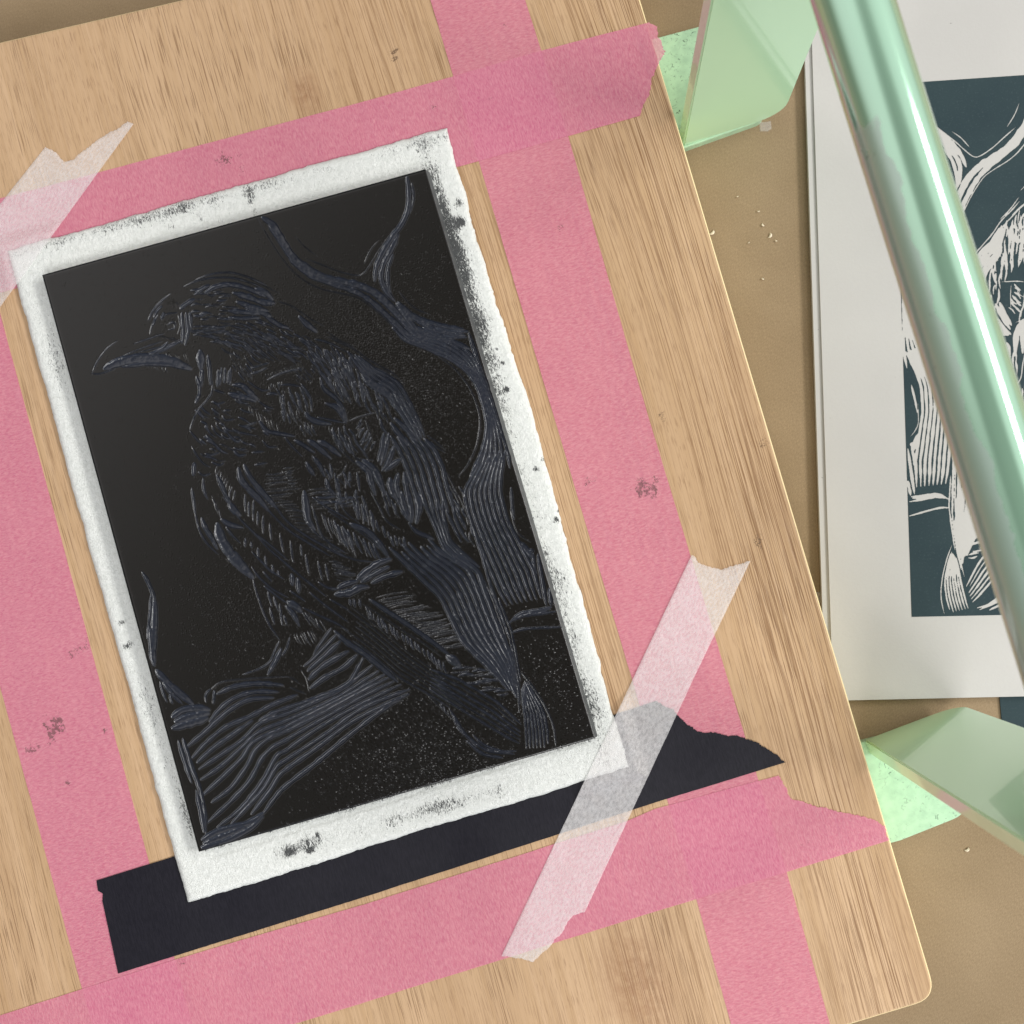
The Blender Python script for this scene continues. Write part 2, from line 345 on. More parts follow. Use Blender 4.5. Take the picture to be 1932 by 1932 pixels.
mm = hap(HBi, px); X = mm[:, 0].reshape(ny, nx); Y = mm[:, 1].reshape(ny, nx)
edge = np.minimum(np.minimum(u * 117, (1 - u) * 117), np.minimum(v * 172, (1 - v) * 172))     # mm from the deckle
hz = PT * (1 - .72 * np.exp(-edge / .45)) + RNG.normal(0, 1.2e-5, u.shape)
sag = .0002 * np.sin(v * 9) * (edge < 9)
def gs(d, w): return np.exp(-(d / w) ** 2)
sm = .16 + .065 * smooth_noise(nx, 12, 1)[None] * (np.minimum(v, 1 - v) < .09) + .06 * smooth_noise(ny, 9, 1)[:, None]
wob = 1 + .35 * smooth_noise(ny, 20, 1)[:, None]
dR = X - BW
sm += (dR > -1) * .74 * gs(dR - 1.6, 3.2 * np.clip(wob, .4, 2)) * np.interp(v, [0, .08, .12, .33, .42, .5, .58, .7, .78, .9, 1], [.1, .7, 1.0, .95, .6, .4, .3, .6, .5, .7, .2])
dB = Y - BH
sm += (X > 1) * (X < BW - 1) * (dB > -1) * gs(dB - .1, .8) * .45 + (dB > 0) * .62 * gs(dB - 5.5, 2.4) * (gs(X - 25, 9) + .8 * gs(X - 55, 12) + .5 * gs(X - 75, 12))
dT = -Y
sm += (dT > 0) * .52 * (gs(dT - 4, 5) * (gs(X - 58, 1.4) + .0) + .5 * gs(dT - 8, 3) * gs(X - 30, 26) + .85 * gs(dT - 3, 2.2) * (gs(X - 36, 1.2) + gs(X - 44, 1.2)) + .35 * gs(dT - 7.5, 1.4))
dL = -X
sm += (dL > 0) * (.62 * gs(dL - 4, 1.6) * (gs(Y - 99, 1.2) + gs(Y - 93, 1)) + .34 * gs(dL - 2.5, 2.5) * (gs(Y - 120, 14) + gs(Y - 22, 14)) + .5 * gs(dL - 1, 1.2) * gs(Y - 144, 10))
for cx, cy, r, a in ((110, 16, 1.6, .9), (111, 11, 1.2, .7), (109, 62, .7, .8), (110.5, 84, .8, .7), (113, 82, 1, .5), (111.6, 98, 1, .7), (113, 96, .7, .6), (22, 160.5, 1.2, .5), (30, 158, .8, .5), (27, 161.5, 1.0, .5), (110, 55, .5, .8), (109.5, 51, .4, .6)):
    sm += a * gs(np.hypot(X - cx, Y - cy), r)
P = unp(px, (ZP + hz + sag).ravel())
paper = grid_mesh('deckle_edge_paper', P, nx, ny, m_rag(), attrs={'smudge': sm})
# underside, closing the sheet
me = paper.data; bm = bmesh.new(); bm.from_mesh(me)
be = [e for e in bm.edges if e.is_boundary]
r = bmesh.ops.extrude_edge_only(bm, edges=be); nv = [g for g in r['geom'] if isinstance(g, bmesh.types.BMVert)]
for q in nv: q.co.z = ZP + .00003
bmesh.ops.contextual_create(bm, geom=[e for e in bm.edges if e.is_boundary])
bm.to_mesh(me); bm.free()
tag(paper, 'thick white rag paper with rough deckle edges and ink smudges under the carved block', 'paper')

# ------------------------------------------------------------------ carving: gouge strokes
K = 450 / 1932.
TL = dict(A=(200, 400), B=(600, 400), C=(900, 400), D=(400, 800), E=(800, 800), F=(400, 1200), G=(800, 1200), H=(1050, 1100), I=(300, 1350), J=(400, 1650), K=(700, 1450), L=(1050, 1450))
STR = []                                             # (points in mm, width in mm, taper)
MMK = .0246
def to_mm(t, P):
    P = np.array(P, float); s, o = (K * 2, (0, 800)) if t == 'Z' else (K, TL[t])
    return hap(HBi, (P * s + np.array(o)) * (1932 / 2500.))
def pts(s): return [tuple(float(q) for q in p.split(',')) for p in s.split()]
def add(t, w, s, tp=.22):
    p = to_mm(t, pts(s) if isinstance(s, str) else s); STR.append((p, w * (MMK * (2 if t == 'Z' else 1)), tp))
def many(t, w, block, tp=.22):
    for ln in block.strip().splitlines():
        if ln.strip(): add(t, w * (1.12 if w >= 40 else 1.), ln.strip(), tp)
def resam(P, n):
    P = np.array(P, float); d = np.r_[0, np.cumsum(np.hypot(*np.diff(P, axis=0).T))]; t = np.linspace(0, d[-1], n)
    return np.c_[np.interp(t, d, P[:, 0]), np.interp(t, d, P[:, 1])]
def fan(t, n, w, a, b, tp=.12, jit=5, trim=.08):
    A = resam(pts(a), 24); B = resam(pts(b), 24)
    for i in range(n):
        f = i / (n - 1); Pn = A * (1 - f) + B * f + RNG.normal(0, jit * .4, (24, 2)) * .5
        k0 = int(RNG.uniform(0, trim) * 24); k1 = 24 - int(RNG.uniform(0, trim) * 24)
        add(t, w * RNG.uniform(.74, .98), Pn[k0:k1:2] if (k1 - k0) > 6 else Pn, tp)
def ticks(t, n, w, a, d, jl=.25, curve=.08):
    A = resam(pts(a), n); d = np.array(d, float)
    for p in A:
        dd = d * RNG.uniform(1 - jl, 1 + jl); p = p + RNG.normal(0, 5, 2); nr = np.array([-dd[1], dd[0]]) * RNG.uniform(-curve, curve)
        add(t, w * RNG.uniform(.75, 1.2), [p, p + dd * .5 + nr, p + dd], .35)
def field(t, poly, n, w, guides, ln, curve=.12):
    Pg = np.array(pts(poly)); g = np.array(guides, float); lo, hi = Pg.min(0), Pg.max(0); k = 0; got = []
    while k < n * 30 and len(got) < n:
        k += 1; p = RNG.uniform(lo, hi); ins = False; j = len(Pg) - 1
        for i in range(len(Pg)):
            if (Pg[i, 1] > p[1]) != (Pg[j, 1] > p[1]) and p[0] < (Pg[j, 0] - Pg[i, 0]) * (p[1] - Pg[i, 1]) / (Pg[j, 1] - Pg[i, 1]) + Pg[i, 0]: ins = not ins
            j = i
        if not ins or any(np.hypot(*(p - q)) < w * 1.9 for q in got): continue
        wt = 1 / (np.hypot(g[:, 0] - p[0], g[:, 1] - p[1]) + 40) ** 2; d = (g[:, 2:] * wt[:, None]).sum(0); d /= np.hypot(*d)
        got.append(p); L = ln * RNG.uniform(.6, 1.3); nr = np.array([-d[1], d[0]]) * L * RNG.uniform(-curve, curve)
        add(t, w * RNG.uniform(.75, 1.25), [p - d * L / 2, p + nr, p + d * L / 2], .3)

# crown and face
many('A', 19, '''1190,1215 1350,1160 1550,1140 1750,1190 1932,1270
1060,1290 1200,1230 1400,1195 1600,1200 1800,1260 1950,1330
690,1640 740,1540 820,1450 930,1360
710,1790 740,1680 800,1580
830,1640 880,1580 1000,1560
890,1690 960,1660 970,1720 900,1740
1010,1580 1030,1700 1000,1790
1400,1360 1560,1370
1470,1500 1640,1510
1440,1535 1560,1545
1240,1800 1400,1830 1550,1920
1270,1730 1420,1720 1560,1690
1230,1760 1350,1770 1500,1740
700,1640 760,1530 850,1440''')
many('A', 50, '''1290,1350 1400,1290 1550,1265 1720,1300 1932,1390
1580,1350 1750,1400 1950,1480
1530,1540 1700,1555 1932,1570
1030,1520 1090,1470 1180,1420
1620,1445 1760,1490 1950,1540''')
many('A', 40, '''1540,1610 1680,1620 1860,1610
1180,1370 1260,1310 1340,1270
1045,1560 1050,1660 1060,1760 1050,1880
1090,1560 1100,1660 1110,1760 1080,1900
1130,1560 1140,1670 1140,1740''')
many('A', 28, '840,1490 790,1540 750,1610\n860,1560 830,1620\n770,1620 740,1700')
ticks('A', 7, 13, '880,1440 990,1450', (45, 60)); ticks('A', 6, 13, '880,1660 980,1640', (10, 60)); ticks('A', 9, 14, '780,1780 1000,1850', (60, 35))
field('A', '1180,1480 1380,1480 1560,1640 1500,1800 1200,1800', 26, 19, [(1200, 1500, 1, -.1), (1500, 1750, 1, .1)], 120)
field('A', '1550,1680 1932,1660 1932,1900 1250,1900', 22, 19, [(1500, 1700, 1, .1), (1900, 1850, 1, .6)], 170)
# beak
add('Z', 24, '640,205 760,190 900,196 1000,222', .3)
many('Z', 44, '545,215 620,182 720,164 850,162 940,190 1000,215')
many('Z', 32, '580,190 690,155 800,150 900,170')
many('Z', 9, '480,245 505,185 555,115 615,68\n480,238 520,243 600,218\n640,150 740,110 850,72\n720,130 870,95 945,60\n700,85 790,55 860,30')
many('Z', 15, '760,150 840,112 880,74\n820,135 890,100 950,70')
ticks('Z', 8, 7, '770,190 860,205', (8, 22)); ticks('Z', 9, 7, '870,130 980,140', (8, 40))
# neck, breast
many('D', 20, '''510,560 500,680 450,760 370,850 310,960 270,1080
270,1080 330,1150 400,1230
290,1240 340,1330 410,1420 480,1460
520,650 640,690
880,560 960,620 1040,660 1110,650
990,770 1080,830 1150,850
1080,550 1200,490 1330,450 1450,430
900,430 1000,400 1100,370
910,485 1000,460 1080,420
1180,210 1260,270 1420,310
1200,180 1300,200 1380,230
510,770 560,800 640,780
630,870 700,865
800,850 860,880 930,890
610,920 650,970 740,960
500,1020 540,1100 620,1170
545,990 580,1060 640,1100
720,1060 800,1100 950,1130
780,1020 850,1035 970,990
870,1040 960,1060
430,1320 500,1335 580,1310
730,1260 800,1280 860,1270
920,1310 1050,1300
500,1410 580,1440 630,1420
360,1510 420,1550 490,1530
1030,1180 1100,1250 1190,1250
1260,1140 1350,1250 1450,1350
1610,940 1750,970 1900,1000
1220,600 1330,600 1440,620
1580,120 1700,150 1850,210
950,1440 1080,1420''')
many('D', 27, '''620,1050 680,1120 760,1190 820,1180
420,1140 520,1210 600,1290 670,1320
730,1290 790,1340 860,1330
570,440 560,620
605,420 585,600
640,420 635,580
680,450 670,590
700,420 695,600
1440,590 1500,680 1540,760 1550,880
290,1680 310,1800 330,1932
410,1580 420,1700 460,1800
1040,1080 1100,1130
1080,700 1130,690 1190,700
1690,1480 1730,1540 1740,1600''')
many('D', 40, '''460,290 480,440 490,600
400,430 390,620
340,510 370,600 370,700 330,790
320,1420 310,1550
1370,1180 1460,1230 1580,1310
1640,530 1680,640 1800,740 1880,860 1920,980
1690,790 1800,840 1870,930 1910,1000
1490,1410 1530,1480 1580,1550
1560,1350 1630,1440 1690,1560
1700,1590 1730,1680 1790,1750
550,1540 600,1640 660,1780 740,1900
1000,980 1080,1080 1200,1110 1370,1140''')
many('D', 54, '''720,600 820,610 900,680 980,760
680,690 780,720 880,740 960,770
1510,1180 1600,1240 1750,1370
1620,1190 1720,1240 1850,1340
1480,890 1530,950 1620,990 1750,1010
840,1440 900,1560 1000,1690 1100,1800 1180,1890
780,1470 810,1590 900,1700 1000,1800 1100,1920''')
add('D', 90, '380,240 385,330 390,440', .4)
ticks('D', 17, 13, '1070,480 1430,370', (38, 60)); ticks('D', 12, 14, '1070,1540 1050,1880', (260, -30)); ticks('D', 8, 14, '1240,1480 1330,1700', (90, -14)); ticks('D', 10, 14, '1500,1720 1560,1900', (260, -20))
ticks('D', 10, 15, '890,820 1180,1000', (25, 110)); ticks('D', 9, 16, '560,1450 740,1700', (-25, 120)); ticks('D', 6, 16, '1100,600 1240,560', (10, 60))
field('D', '300,60 1000,40 1550,150 1450,330 1050,350 700,300 350,130', 46, 18, [(300, 60, 1, .15), (700, 150, 1, .55), (1000, 200, .8, .7), (1500, 200, .9, .5)], 210)
field('D', '700,260 900,300 1000,480 820,540 720,420', 14, 18, [(700, 300, .5, .9), (900, 400, .6, .8)], 130)
field('D', '1200,690 1480,690 1520,900 1380,960 1200,950', 20, 20, [(1200, 800, .25, 1), (1500, 800, .4, 1)], 150)
field('D', '1480,200 1932,330 1932,760 1660,520', 34, 22, [(1500, 250, .6, .8), (1900, 500, .45, 1)], 170)
field('D', '1340,440 1620,400 1600,520 1400,580', 14, 18, [(1400, 500, .6, .7)], 80)
field('D', '1750,1080 1932,1080 1932,1330 1830,1250', 9, 20, [(1850, 1200, .5, 1)], 120)
field('D', '1420,1000 1600,1050 1520,1130 1420,1120', 7, 19, [(1450, 1050, .4, 1)], 90)
field('D', '330,900 560,780 760,900 960,1000 1000,1250 700,1380 420,1400 330,1180', 34, 19, [(400, 1100, .55, 1), (700, 1100, 1, .55), (700, 1320, 1, .2), (450, 1320, 1, .25)], 105, .25)
field('D', '700,560 1000,740 1180,800 1080,900 760,760', 12, 18, [(900, 700, 1, .55)], 110, .2)
field('A', '1180,1290 1500,1330 1520,1480 1200,1500', 12, 18, [(1300, 1400, 1, -.1)], 110, .2)
# wing feathers
many('F', 21, '''300,0 310,120 345,300 380,420 450,540 570,660
620,60 700,150 800,290 900,390 1000,490 1100,600 1250,730 1400,860 1550,980 1700,1100
960,440 1100,550 1300,720
650,370 720,460 800,540
920,630 1020,730 1120,830 1260,920
920,790 1000,900 1150,1030 1300,1110
1040,840 1130,940
1050,990 1180,1090 1290,1170
930,900 960,1020 1000,1140 1050,1280 1120,1420 1210,1550
1210,1570 1160,1680 1110,1790 1000,1860 830,1920
1320,1530 1290,1640 1240,1720
1460,1220 1600,1290 1800,1380 1932,1460
1320,1040 1480,1150
1530,1060 1700,1200 1932,1370
1740,1130 1932,1240
1050,0 1180,170 1300,320 1500,470 1800,640 1932,700
930,0 1100,200 1300,400 1500,530 1750,680
1500,280 1560,400 1640,480
1550,140 1590,270 1640,430 1720,530 1900,640
1620,950 1720,1010 1820,1020
1560,60 1700,160 1932,290''')
many('F', 22, '''850,30 855,220
890,110 890,260
940,90 935,310
985,210 980,350
1040,260 1040,440
1110,340 1125,510
1215,440 1255,640
1325,520 1355,740
1435,560 1445,670
1485,660 1520,860
1615,730 1660,930
1695,760 1725,930
855,490 850,580
915,530 920,590
985,590 990,690
1060,680 1075,790
1135,770 1150,850
1195,830 1210,890
1090,1050 1130,1200
1150,1100 1200,1250
1215,1180 1240,1400
1110,1220 1160,1390
1260,1300 1290,1400''', .3)
many('F', 50, '''395,280 440,390 510,500 560,600
600,290 700,350 830,380
1230,1650 1170,1780 1090,1920
1340,870 1350,980
1400,910 1410,980 1415,1060
1280,1200 1360,1290 1420,1410''', .35)
many('F', 66, '690,130 740,200 800,250\n1300,1160 1380,1200 1440,1260\n1470,0 1490,150 1510,290 1580,400', .3)
add('F', 105, '560,340 590,470 660,600 740,700 840,810 930,900', .42); add('F', 30, '560,340 590,470 640,560', .3)
ticks('F', 8, 16, '1360,1500 1560,1460', (60, 120)); ticks('F', 7, 16, '1450,1260 1620,1340', (70, 110)); ticks('F', 14, 14, '1190,90 1400,400', (210, 25))
ticks('F', 8, 15, '500,30 570,180', (30, 110)); ticks('F', 9, 15, '1740,740 1860,870', (150, 20)); ticks('F', 12, 20, '1640,220 1932,420', (70, 210)); ticks('F', 6, 14, '1480,420 1720,620', (170, 20))
field('F', '1560,20 1932,20 1932,140 1640,110', 12, 19, [(1700, 60, 1, -.05)], 190)
many('G', 18, '''0,200 200,330 400,470 540,600
0,560 150,660 300,720 480,740
100,80 200,230 330,330
450,0 540,160 620,310 760,400
0,1010 60,1030 140,1010''')
many('G', 52, '''240,340 400,410 520,520 640,690
350,950 480,870 640,790
460,960 600,890 780,840
110,1010 200,970 310,940
850,0 880,200 880,320
770,0 800,150 870,320''', .2)
many('G', 66, '310,920 420,830 540,750 660,710\n80,1080 230,1060 330,1010 430,1000\n920,0 960,150 930,330', .3)
add('G', 34, '770,180 850,310'); add('G', 40, '850,330 930,420 1040,470 1110,500')
ticks('G', 9, 26, '60,310 480,560', (85, 200)); ticks('G', 8, 24, '180,20 640,420', (30, 110)); ticks('G', 7, 22, '300,80 460,220', (20, 170)); ticks('G', 4, 24, '660,470 800,470', (25, 90)); ticks('G', 3, 34, '230,1130 340,1130', (10, 70))
ticks('G', 9, 14, '40,770 100,920', (140, 20))
fan('G', 8, 62, '650,590 920,850 1200,1120 1290,1330 1440,1600 1700,1850 1960,2150', '1120,470 1250,620 1560,800 1650,1050 1800,1450 1932,1750 1985,2050 1995,2160', .1, 6)
fan('G', 4, 46, '960,0 1060,220 1140,400 1210,590 1380,740 1560,880', '1200,0 1210,250 1270,500 1400,640 1590,790', .15)
many('G', 30, '1290,0 1340,270 1420,450 1480,530\n1240,200 1330,380 1400,530\n1340,160 1450,400')
field('G', '1290,0 1400,0 1560,500 1480,520', 12, 20, [(1400, 300, .4, 1)], 150)
fan('K', 7, 19, '500,360 850,600 1180,880 1500,1060 1800,1250 1960,1360', '560,60 900,300 1250,600 1600,850 1960,1090', .1, 3, .2)
add('K', 50, '870,60 1050,180 1250,310 1450,450 1600,560 1700,640'); add('K', 15, '800,110 1000,240 1250,410 1450,530 1620,660')
ticks('K', 20, 24, '820,140 1640,720', (32, 105)); ticks('K', 30, 14, '930,40 1640,590', (330, -62)); ticks('K', 14, 13, '1180,180 1560,480', (300, -30)); add('K', 84, '1680,650 1750,700 1820,765', .4)
add('K', 56, '500,390 620,500 800,620 950,740 1080,850 1160,920', .15); add('K', 30, '470,360 350,530 280,640'); add('K', 40, '520,430 400,560 260,700 180,760')
many('K', 48, '220,810 400,650 560,500\n230,900 380,760 650,600\n250,990 400,880 600,770 740,640', .15)
many('K', 15, '30,980 120,1020 200,1050\n150,800 210,900 235,1030\n1460,1050 1600,1180 1750,1330\n10,870 80,900 130,940')
ticks('K', 6, 18, '1620,1150 1800,1330', (35, 90))
# back, shoulder, primaries
many('E', 16, '''0,90 130,160 280,230 420,330 560,410 700,490 800,590
0,160 150,230 300,310 440,400 600,460 720,540
1160,300 1330,430 1480,620 1570,830 1595,1000 1560,1230 1470,1430 1370,1560
220,980 350,930 500,890
130,1100 250,1250 300,1370 480,1390
100,1230 230,1370 350,1470
1040,1130 1130,1190 1230,1280
1070,1190 1160,1260 1230,1310
1220,1480 1300,1620 1370,1780
1270,1640 1340,1760
390,960 430,1060 480,1220
200,1430 150,1530 110,1570 190,1660''')
fan('E', 4, 50, '210,250 330,420 460,560 640,660 720,820 900,1100 960,1230', '330,300 480,430 640,510 760,600 870,800 980,1040 1030,1190', .12)
add('E', 80, '360,460 420,560 560,660 650,720 720,850', .3)
fan('E', 6, 54, '640,1100 760,1300 840,1500 920,1750 980,1932', '1010,1160 1120,1280 1200,1450 1260,1700 1330,1932', .1)
many('E', 50, '''660,1000 760,1130 870,1250
700,950 840,1080 950,1220
590,1110 560,1300 530,1400
640,1110 600,1300 560,1440
690,1250 640,1400 570,1500
760,1380 680,1440 600,1500
0,800 120,850 180,990
740,1530 720,1640 750,1780
800,1520 830,1700 860,1900''', .25)
many('E', 62, '300,1400 420,1500 450,1600 500,1750\n370,1390 480,1480 540,1600 600,1750\n650,1580 670,1700 720,1800', .25)
field('E', '0,230 150,260 420,480 660,900 600,1060 400,780 100,700 0,520', 60, 23, [(100, 350, .5, 1), (400, 700, .25, 1), (600, 950, .5, 1)], 170)
field('E', '330,1000 480,1250 400,1260 300,1080', 13, 20, [(400, 1100, -.55, 1)], 120)
field('E', '0,1060 300,1080 480,1380 200,1380', 12, 21, [(200, 1250, .55, 1)], 170)
field('E', '0,1500 300,1480 420,1932 100,1932', 16, 26, [(250, 1700, .15, 1)], 150)
field('E', '560,1750 760,1800 780,1932 560,1932', 8, 24, [(650, 1850, .3, 1)], 140)
# branch and trunk
many('B', 15, '''120,570 220,740 330,920 480,1110 640,1240 820,1320 1050,1370 1200,1420 1400,1570 1600,1760 1800,1900
520,760 620,870 750,970
640,1000 800,1060 980,1130 1150,1170 1230,1150 1300,1060 1400,900 1500,760 1570,660
1240,1040 1310,900 1390,800
1600,1330 1700,1450 1800,1530 1932,1580
470,1490 600,1570 700,1640 820,1700
330,1440 500,1500 620,1600
850,1760 1000,1860 1150,1930
0,1180 120,1240 350,1360''')
many('B', 70, '170,560 280,640 380,800 470,940 600,1060 800,1180 1000,1230 1200,1280 1380,1370 1550,1530 1700,1700 1850,1850 1932,1900', .06)
many('B', 56, '''240,620 340,780 450,940 580,1080 760,1200
1690,140 1710,300 1700,470 1640,620 1540,760 1440,920 1370,1080 1350,1230
400,900 520,1040 700,1180 950,1270 1150,1340 1300,1430 1450,1560 1620,1720 1800,1880
1600,740 1520,900 1440,1060 1420,1200 1480,1340 1560,1440
1580,1460 1700,1580 1850,1650 1940,1680
1600,1480 1700,1620 1800,1750 1940,1850
0,1380 150,1440 300,1460
0,1500 150,1550 260,1600''', .1)
many('B', 46, '1540,950 1490,1100 1490,1260 1520,1370\n200,1590 350,1690 450,1720'); add('B', 22, '1740,200 1760,350 1720,520')
many('B', 66, '100,1310 200,1350 280,1420\n560,1600 640,1680 740,1760', .35)
field('B', '0,1600 200,1600 560,1760 800,1900 600,1932 0,1932', 26, 19, [(100, 1700, 1, .4), (600, 1850, .9, .6)], 170)
many('C', 48, '310,1450 450,1580 700,1680 1000,1740\n480,1620 700,1740 1010,1800\n480,1700 650,1790 850,1850 1060,1940', .1)
fan('E', 6, 52, '680,0 850,150 1050,220 1250,310 1450,430 1580,640 1660,900 1680,1100 1600,1350 1450,1640', '900,0 1050,70 1250,110 1420,200 1540,330 1640,560 1740,850 1830,1100 1890,1300 1920,1560', .06, 4, .03)
many('E', 40, '1000,0 1200,90 1460,100\n1100,0 1300,40 1470,40\n1480,60 1560,300 1650,560 1760,900 1800,1050')
fan('H', 8, 50, '580,0 470,240 370,380 370,520 450,800 580,1120 720,1450 850,1690', '790,0 740,250 740,450 800,700 930,960 1080,1250 1190,1620', .08, 4, .03)
many('H', 40, '1130,1090 1200,1500 1220,1620\n1020,1060 1080,1050\n1250,1450 1270,1620'); many('H', 30, '1080,1070 1090,1200 1120,1290\n350,480 480,900 560,1150 650,1450 760,1750 820,1940')
add('H', 26, '850,390 860,560 880,720'); add('H', 60, '930,960 1010,1040 1090,1140'); many('H', 15, '840,620 900,820 960,900 1050,960')
many('H', 30, '830,1810 950,1710 1100,1680 1270,1640\n850,1790 1000,1730 1310,1690\n880,1760 1050,1710 1260,1660'); add('H', 24, '850,1910 1000,1870 1370,1850')
fan('H', 2, 18, '530,1300 620,1450 700,1600 780,1800 840,1940', '500,1250 580,1400 660,1560 730,1750 780,1940')
# left twig and lower branch
many('I', 40, '200,200 260,300 320,450 330,560\n280,760 290,950 300,1100\n420,1360 520,1480 620,1580'); many('I', 26, '290,450 285,600 270,750 255,900\n390,1350 420,1460 460,1560\n490,1490 520,1580')
many('I', 66, '330,480 330,700 320,900 310,1050 330,1180\n350,1230 450,1340 560,1440 740,1590', .15)
many('J', 70, '90,430 200,360 350,340 480,355\n90,550 300,490 460,440\n120,480 300,420 470,390', .15); add('J', 15, '480,150 600,70 800,40 1100,20 1300,10'); add('J', 22, '440,280 440,200 490,140'); add('J', 30, '520,290 530,160')
many('J', 46, '''480,480 600,340 750,230 950,170 1200,170
560,190 750,110 1000,80 1250,100
250,740 420,600 560,470 720,340 900,250 1150,230
300,860 450,700 650,540 900,430 1130,310 1400,200
350,910 520,760 720,620 930,470''', .14)
for s_ in ('1000,470 1160,390 1288,341 1638,220 1928,80 2088,-180', '370,980 600,830 820,680 980,520 1120,450 1288,400 1620,260 1900,120 2188,-109', '390,1090 600,950 830,740 1000,590 1288,470 1680,300 1950,150 2248,-49',
           '410,1250 620,1060 820,860 950,690 1288,530 1650,350 2000,170 2308,-9', '500,1330 700,1180 870,950 960,780 1100,660 1288,581 1650,400 2000,210 2350,21', '460,1540 700,1320 900,1100 1020,880 1130,760 1288,671 1690,441 2088,221 2408,61',
           '560,1590 800,1400 1020,1130 1180,850 1288,781 1588,571 1988,341 2488,91', '710,1550 880,1370 1050,1180 1180,960 1288,881 1688,621 2088,341 2578,141', '920,1450 1100,1220 1200,1060 1288,980 1600,760 2000,470 2568,191', '1040,1450 1180,1260 1288,1150 1588,920 1988,590 2288,360 2488,241'):
    add('J', 48, s_, .07)
many('J', 60, '400,1720 600,1620 900,1540 1040,1440\n400,1800 650,1730 900,1600 1040,1470\n420,1760 620,1680 880,1570', .12); many('J', 40, '150,680 220,900 290,1120\n200,660 290,950 380,1200 430,1450 440,1650\n340,1200 400,1500 420,1640')
# foot of the picture
fan('L', 6, 24, '0,1000 400,1260 800,1500 980,1590', '0,790 300,900 700,1130 990,1400', .1, 3)
many('L', 26, '280,1400 420,1520 600,1640 880,1680\n450,1480 560,1580 740,1650 900,1650\n380,1540 560,1680 760,1720\n200,1200 330,1420 480,1600')
add('L', 18, '960,830 1080,980 1200,1170 1290,1380 1320,1600'); fan('L', 7, 30, '960,1000 1000,1300 1010,1500 1010,1650', '1000,900 1180,1200 1230,1400 1240,1640', .15)
fan('L', 3, 22, '640,0 780,400 860,700 920,1000 940,1300', '700,0 860,400 930,800 960,1000', .1)
field('L', '230,760 700,800 800,1080 560,1000', 22, 20, [(400, 850, 1, -.1)], 170)

# ------------------------------------------------------------------ rasterise the cuts into a height field
RES = .1; gx, gy = int(BW / RES) + 1, int(BH / RES) + 1
DEP = np.zeros((gy, gx), np.float32); COL = np.zeros((gy, gx), np.float32)
def catmull(P, step):
    if len(P) == 2: P = np.array([P[0], P.mean(0), P[1]])
    Q = np.vstack([2 * P[0] - P[1], P, 2 * P[-1] - P[-2]]); o = []
    for i in range(1, len(Q) - 2):
        a, b, c, d = Q[i - 1:i + 3]; n = max(2, int(np.hypot(*(c - b)) / step)); t = np.linspace(0, 1, n, endpoint=False)[:, None]
        o.append(.5 * (2 * b + (c - a) * t + (2 * a - 5 * b + 4 * c - d) * t * t + (3 * b - a - 3 * c + d) * t ** 3))
    return np.vstack(o + [P[-1:]])
for P_, w_, tp in STR:
    w_ = w_ * 1.22 if w_ < .8 else w_ * 1.05
    q = catmull(P_, .14); n = len(q); t = np.linspace(0, 1, n)
    L_ = np.hypot(*np.diff(q, axis=0).T).sum(); ta = min(tp, 2.2 / max(L_, .1) + .04)
    pr = np.clip(np.minimum(t / ta, (1 - t) / (ta * 1.3)), 0, 1) ** .62
    r_ = (w_ / 2 * (.35 + .65 * pr) * (1 + smooth_noise(n, 9, .10))).clip(.11)
    D_ = (min(.60, .10 + .46 * w_) * (.35 + .65 * pr) * (1 + smooth_noise(n, 5, .07))).clip(.05)
    for (x, y), rr, dd in zip(q, r_, D_):
        x0, x1 = int((x - rr) / RES), int((x + rr) / RES) + 2; y0, y1 = int((y - rr) / RES), int((y + rr) / RES) + 2
        x0, y0 = max(x0, 0), max(y0, 0); x1, y1 = min(x1, gx), min(y1, gy)
        if x0 >= x1 or y0 >= y1: continue
        e = ((np.arange(x0, x1) * RES - x)[None] ** 2 + (np.arange(y0, y1) * RES - y)[:, None] ** 2) / (rr * rr)
        pf = dd * np.clip(1 - (e ** 1.6 if w_ > .55 else e ** .55), 0, 1); np.maximum(DEP[y0:y1, x0:x1], pf, out=DEP[y0:y1, x0:x1])
        if w_ > .30: np.maximum(COL[y0:y1, x0:x1], (pf > .03) * min(1., (w_ - .30) / .38), out=COL[y0:y1, x0:x1])
gX, gY = np.meshgrid(np.arange(gx) * RES * BW / ((gx - 1) * RES), np.arange(gy) * RES * BH / ((gy - 1) * RES))
CUT = DEP.copy()
# beads of ink left standing by the roller: they catch the window
hgt = -DEP.astype(np.float64); BEAD = np.zeros((gy, gx), np.float32)
den = .10 * np.ones((gy, gx)) + .02 * gX / BW
for (sx, sy), r0, a in (((1010, 1010), 17, 2.4), ((880, 790), 11, 2.4), ((1030, 880), 13, 2.0), ((960, 1830), 20, 2.1), ((1110, 1890), 13, 1.4), ((1330, 1660), 14, 1.5), ((690, 1000), 20, .8), ((760, 1300), 22, .8), ((950, 1600), 24, .9), ((610, 1560), 13, .55), ((1060, 640), 8, .5), ((880, 1100), 8, .5), ((560, 1480), 10, .5), ((430, 780), 10, .35), ((1180, 1300), 8, 1.4), ((660, 780), 14, .7)):
    c = hap(HBi, np.array([[sx, sy]]) * 1932 / 2500.)[0]; den += a * gs(np.hypot(gX - c[0], gY - c[1]), r0)
den[CUT > .05] *= .3
hit = np.argwhere(RNG.random((gy, gx)) < den * RES * RES * 2.0)
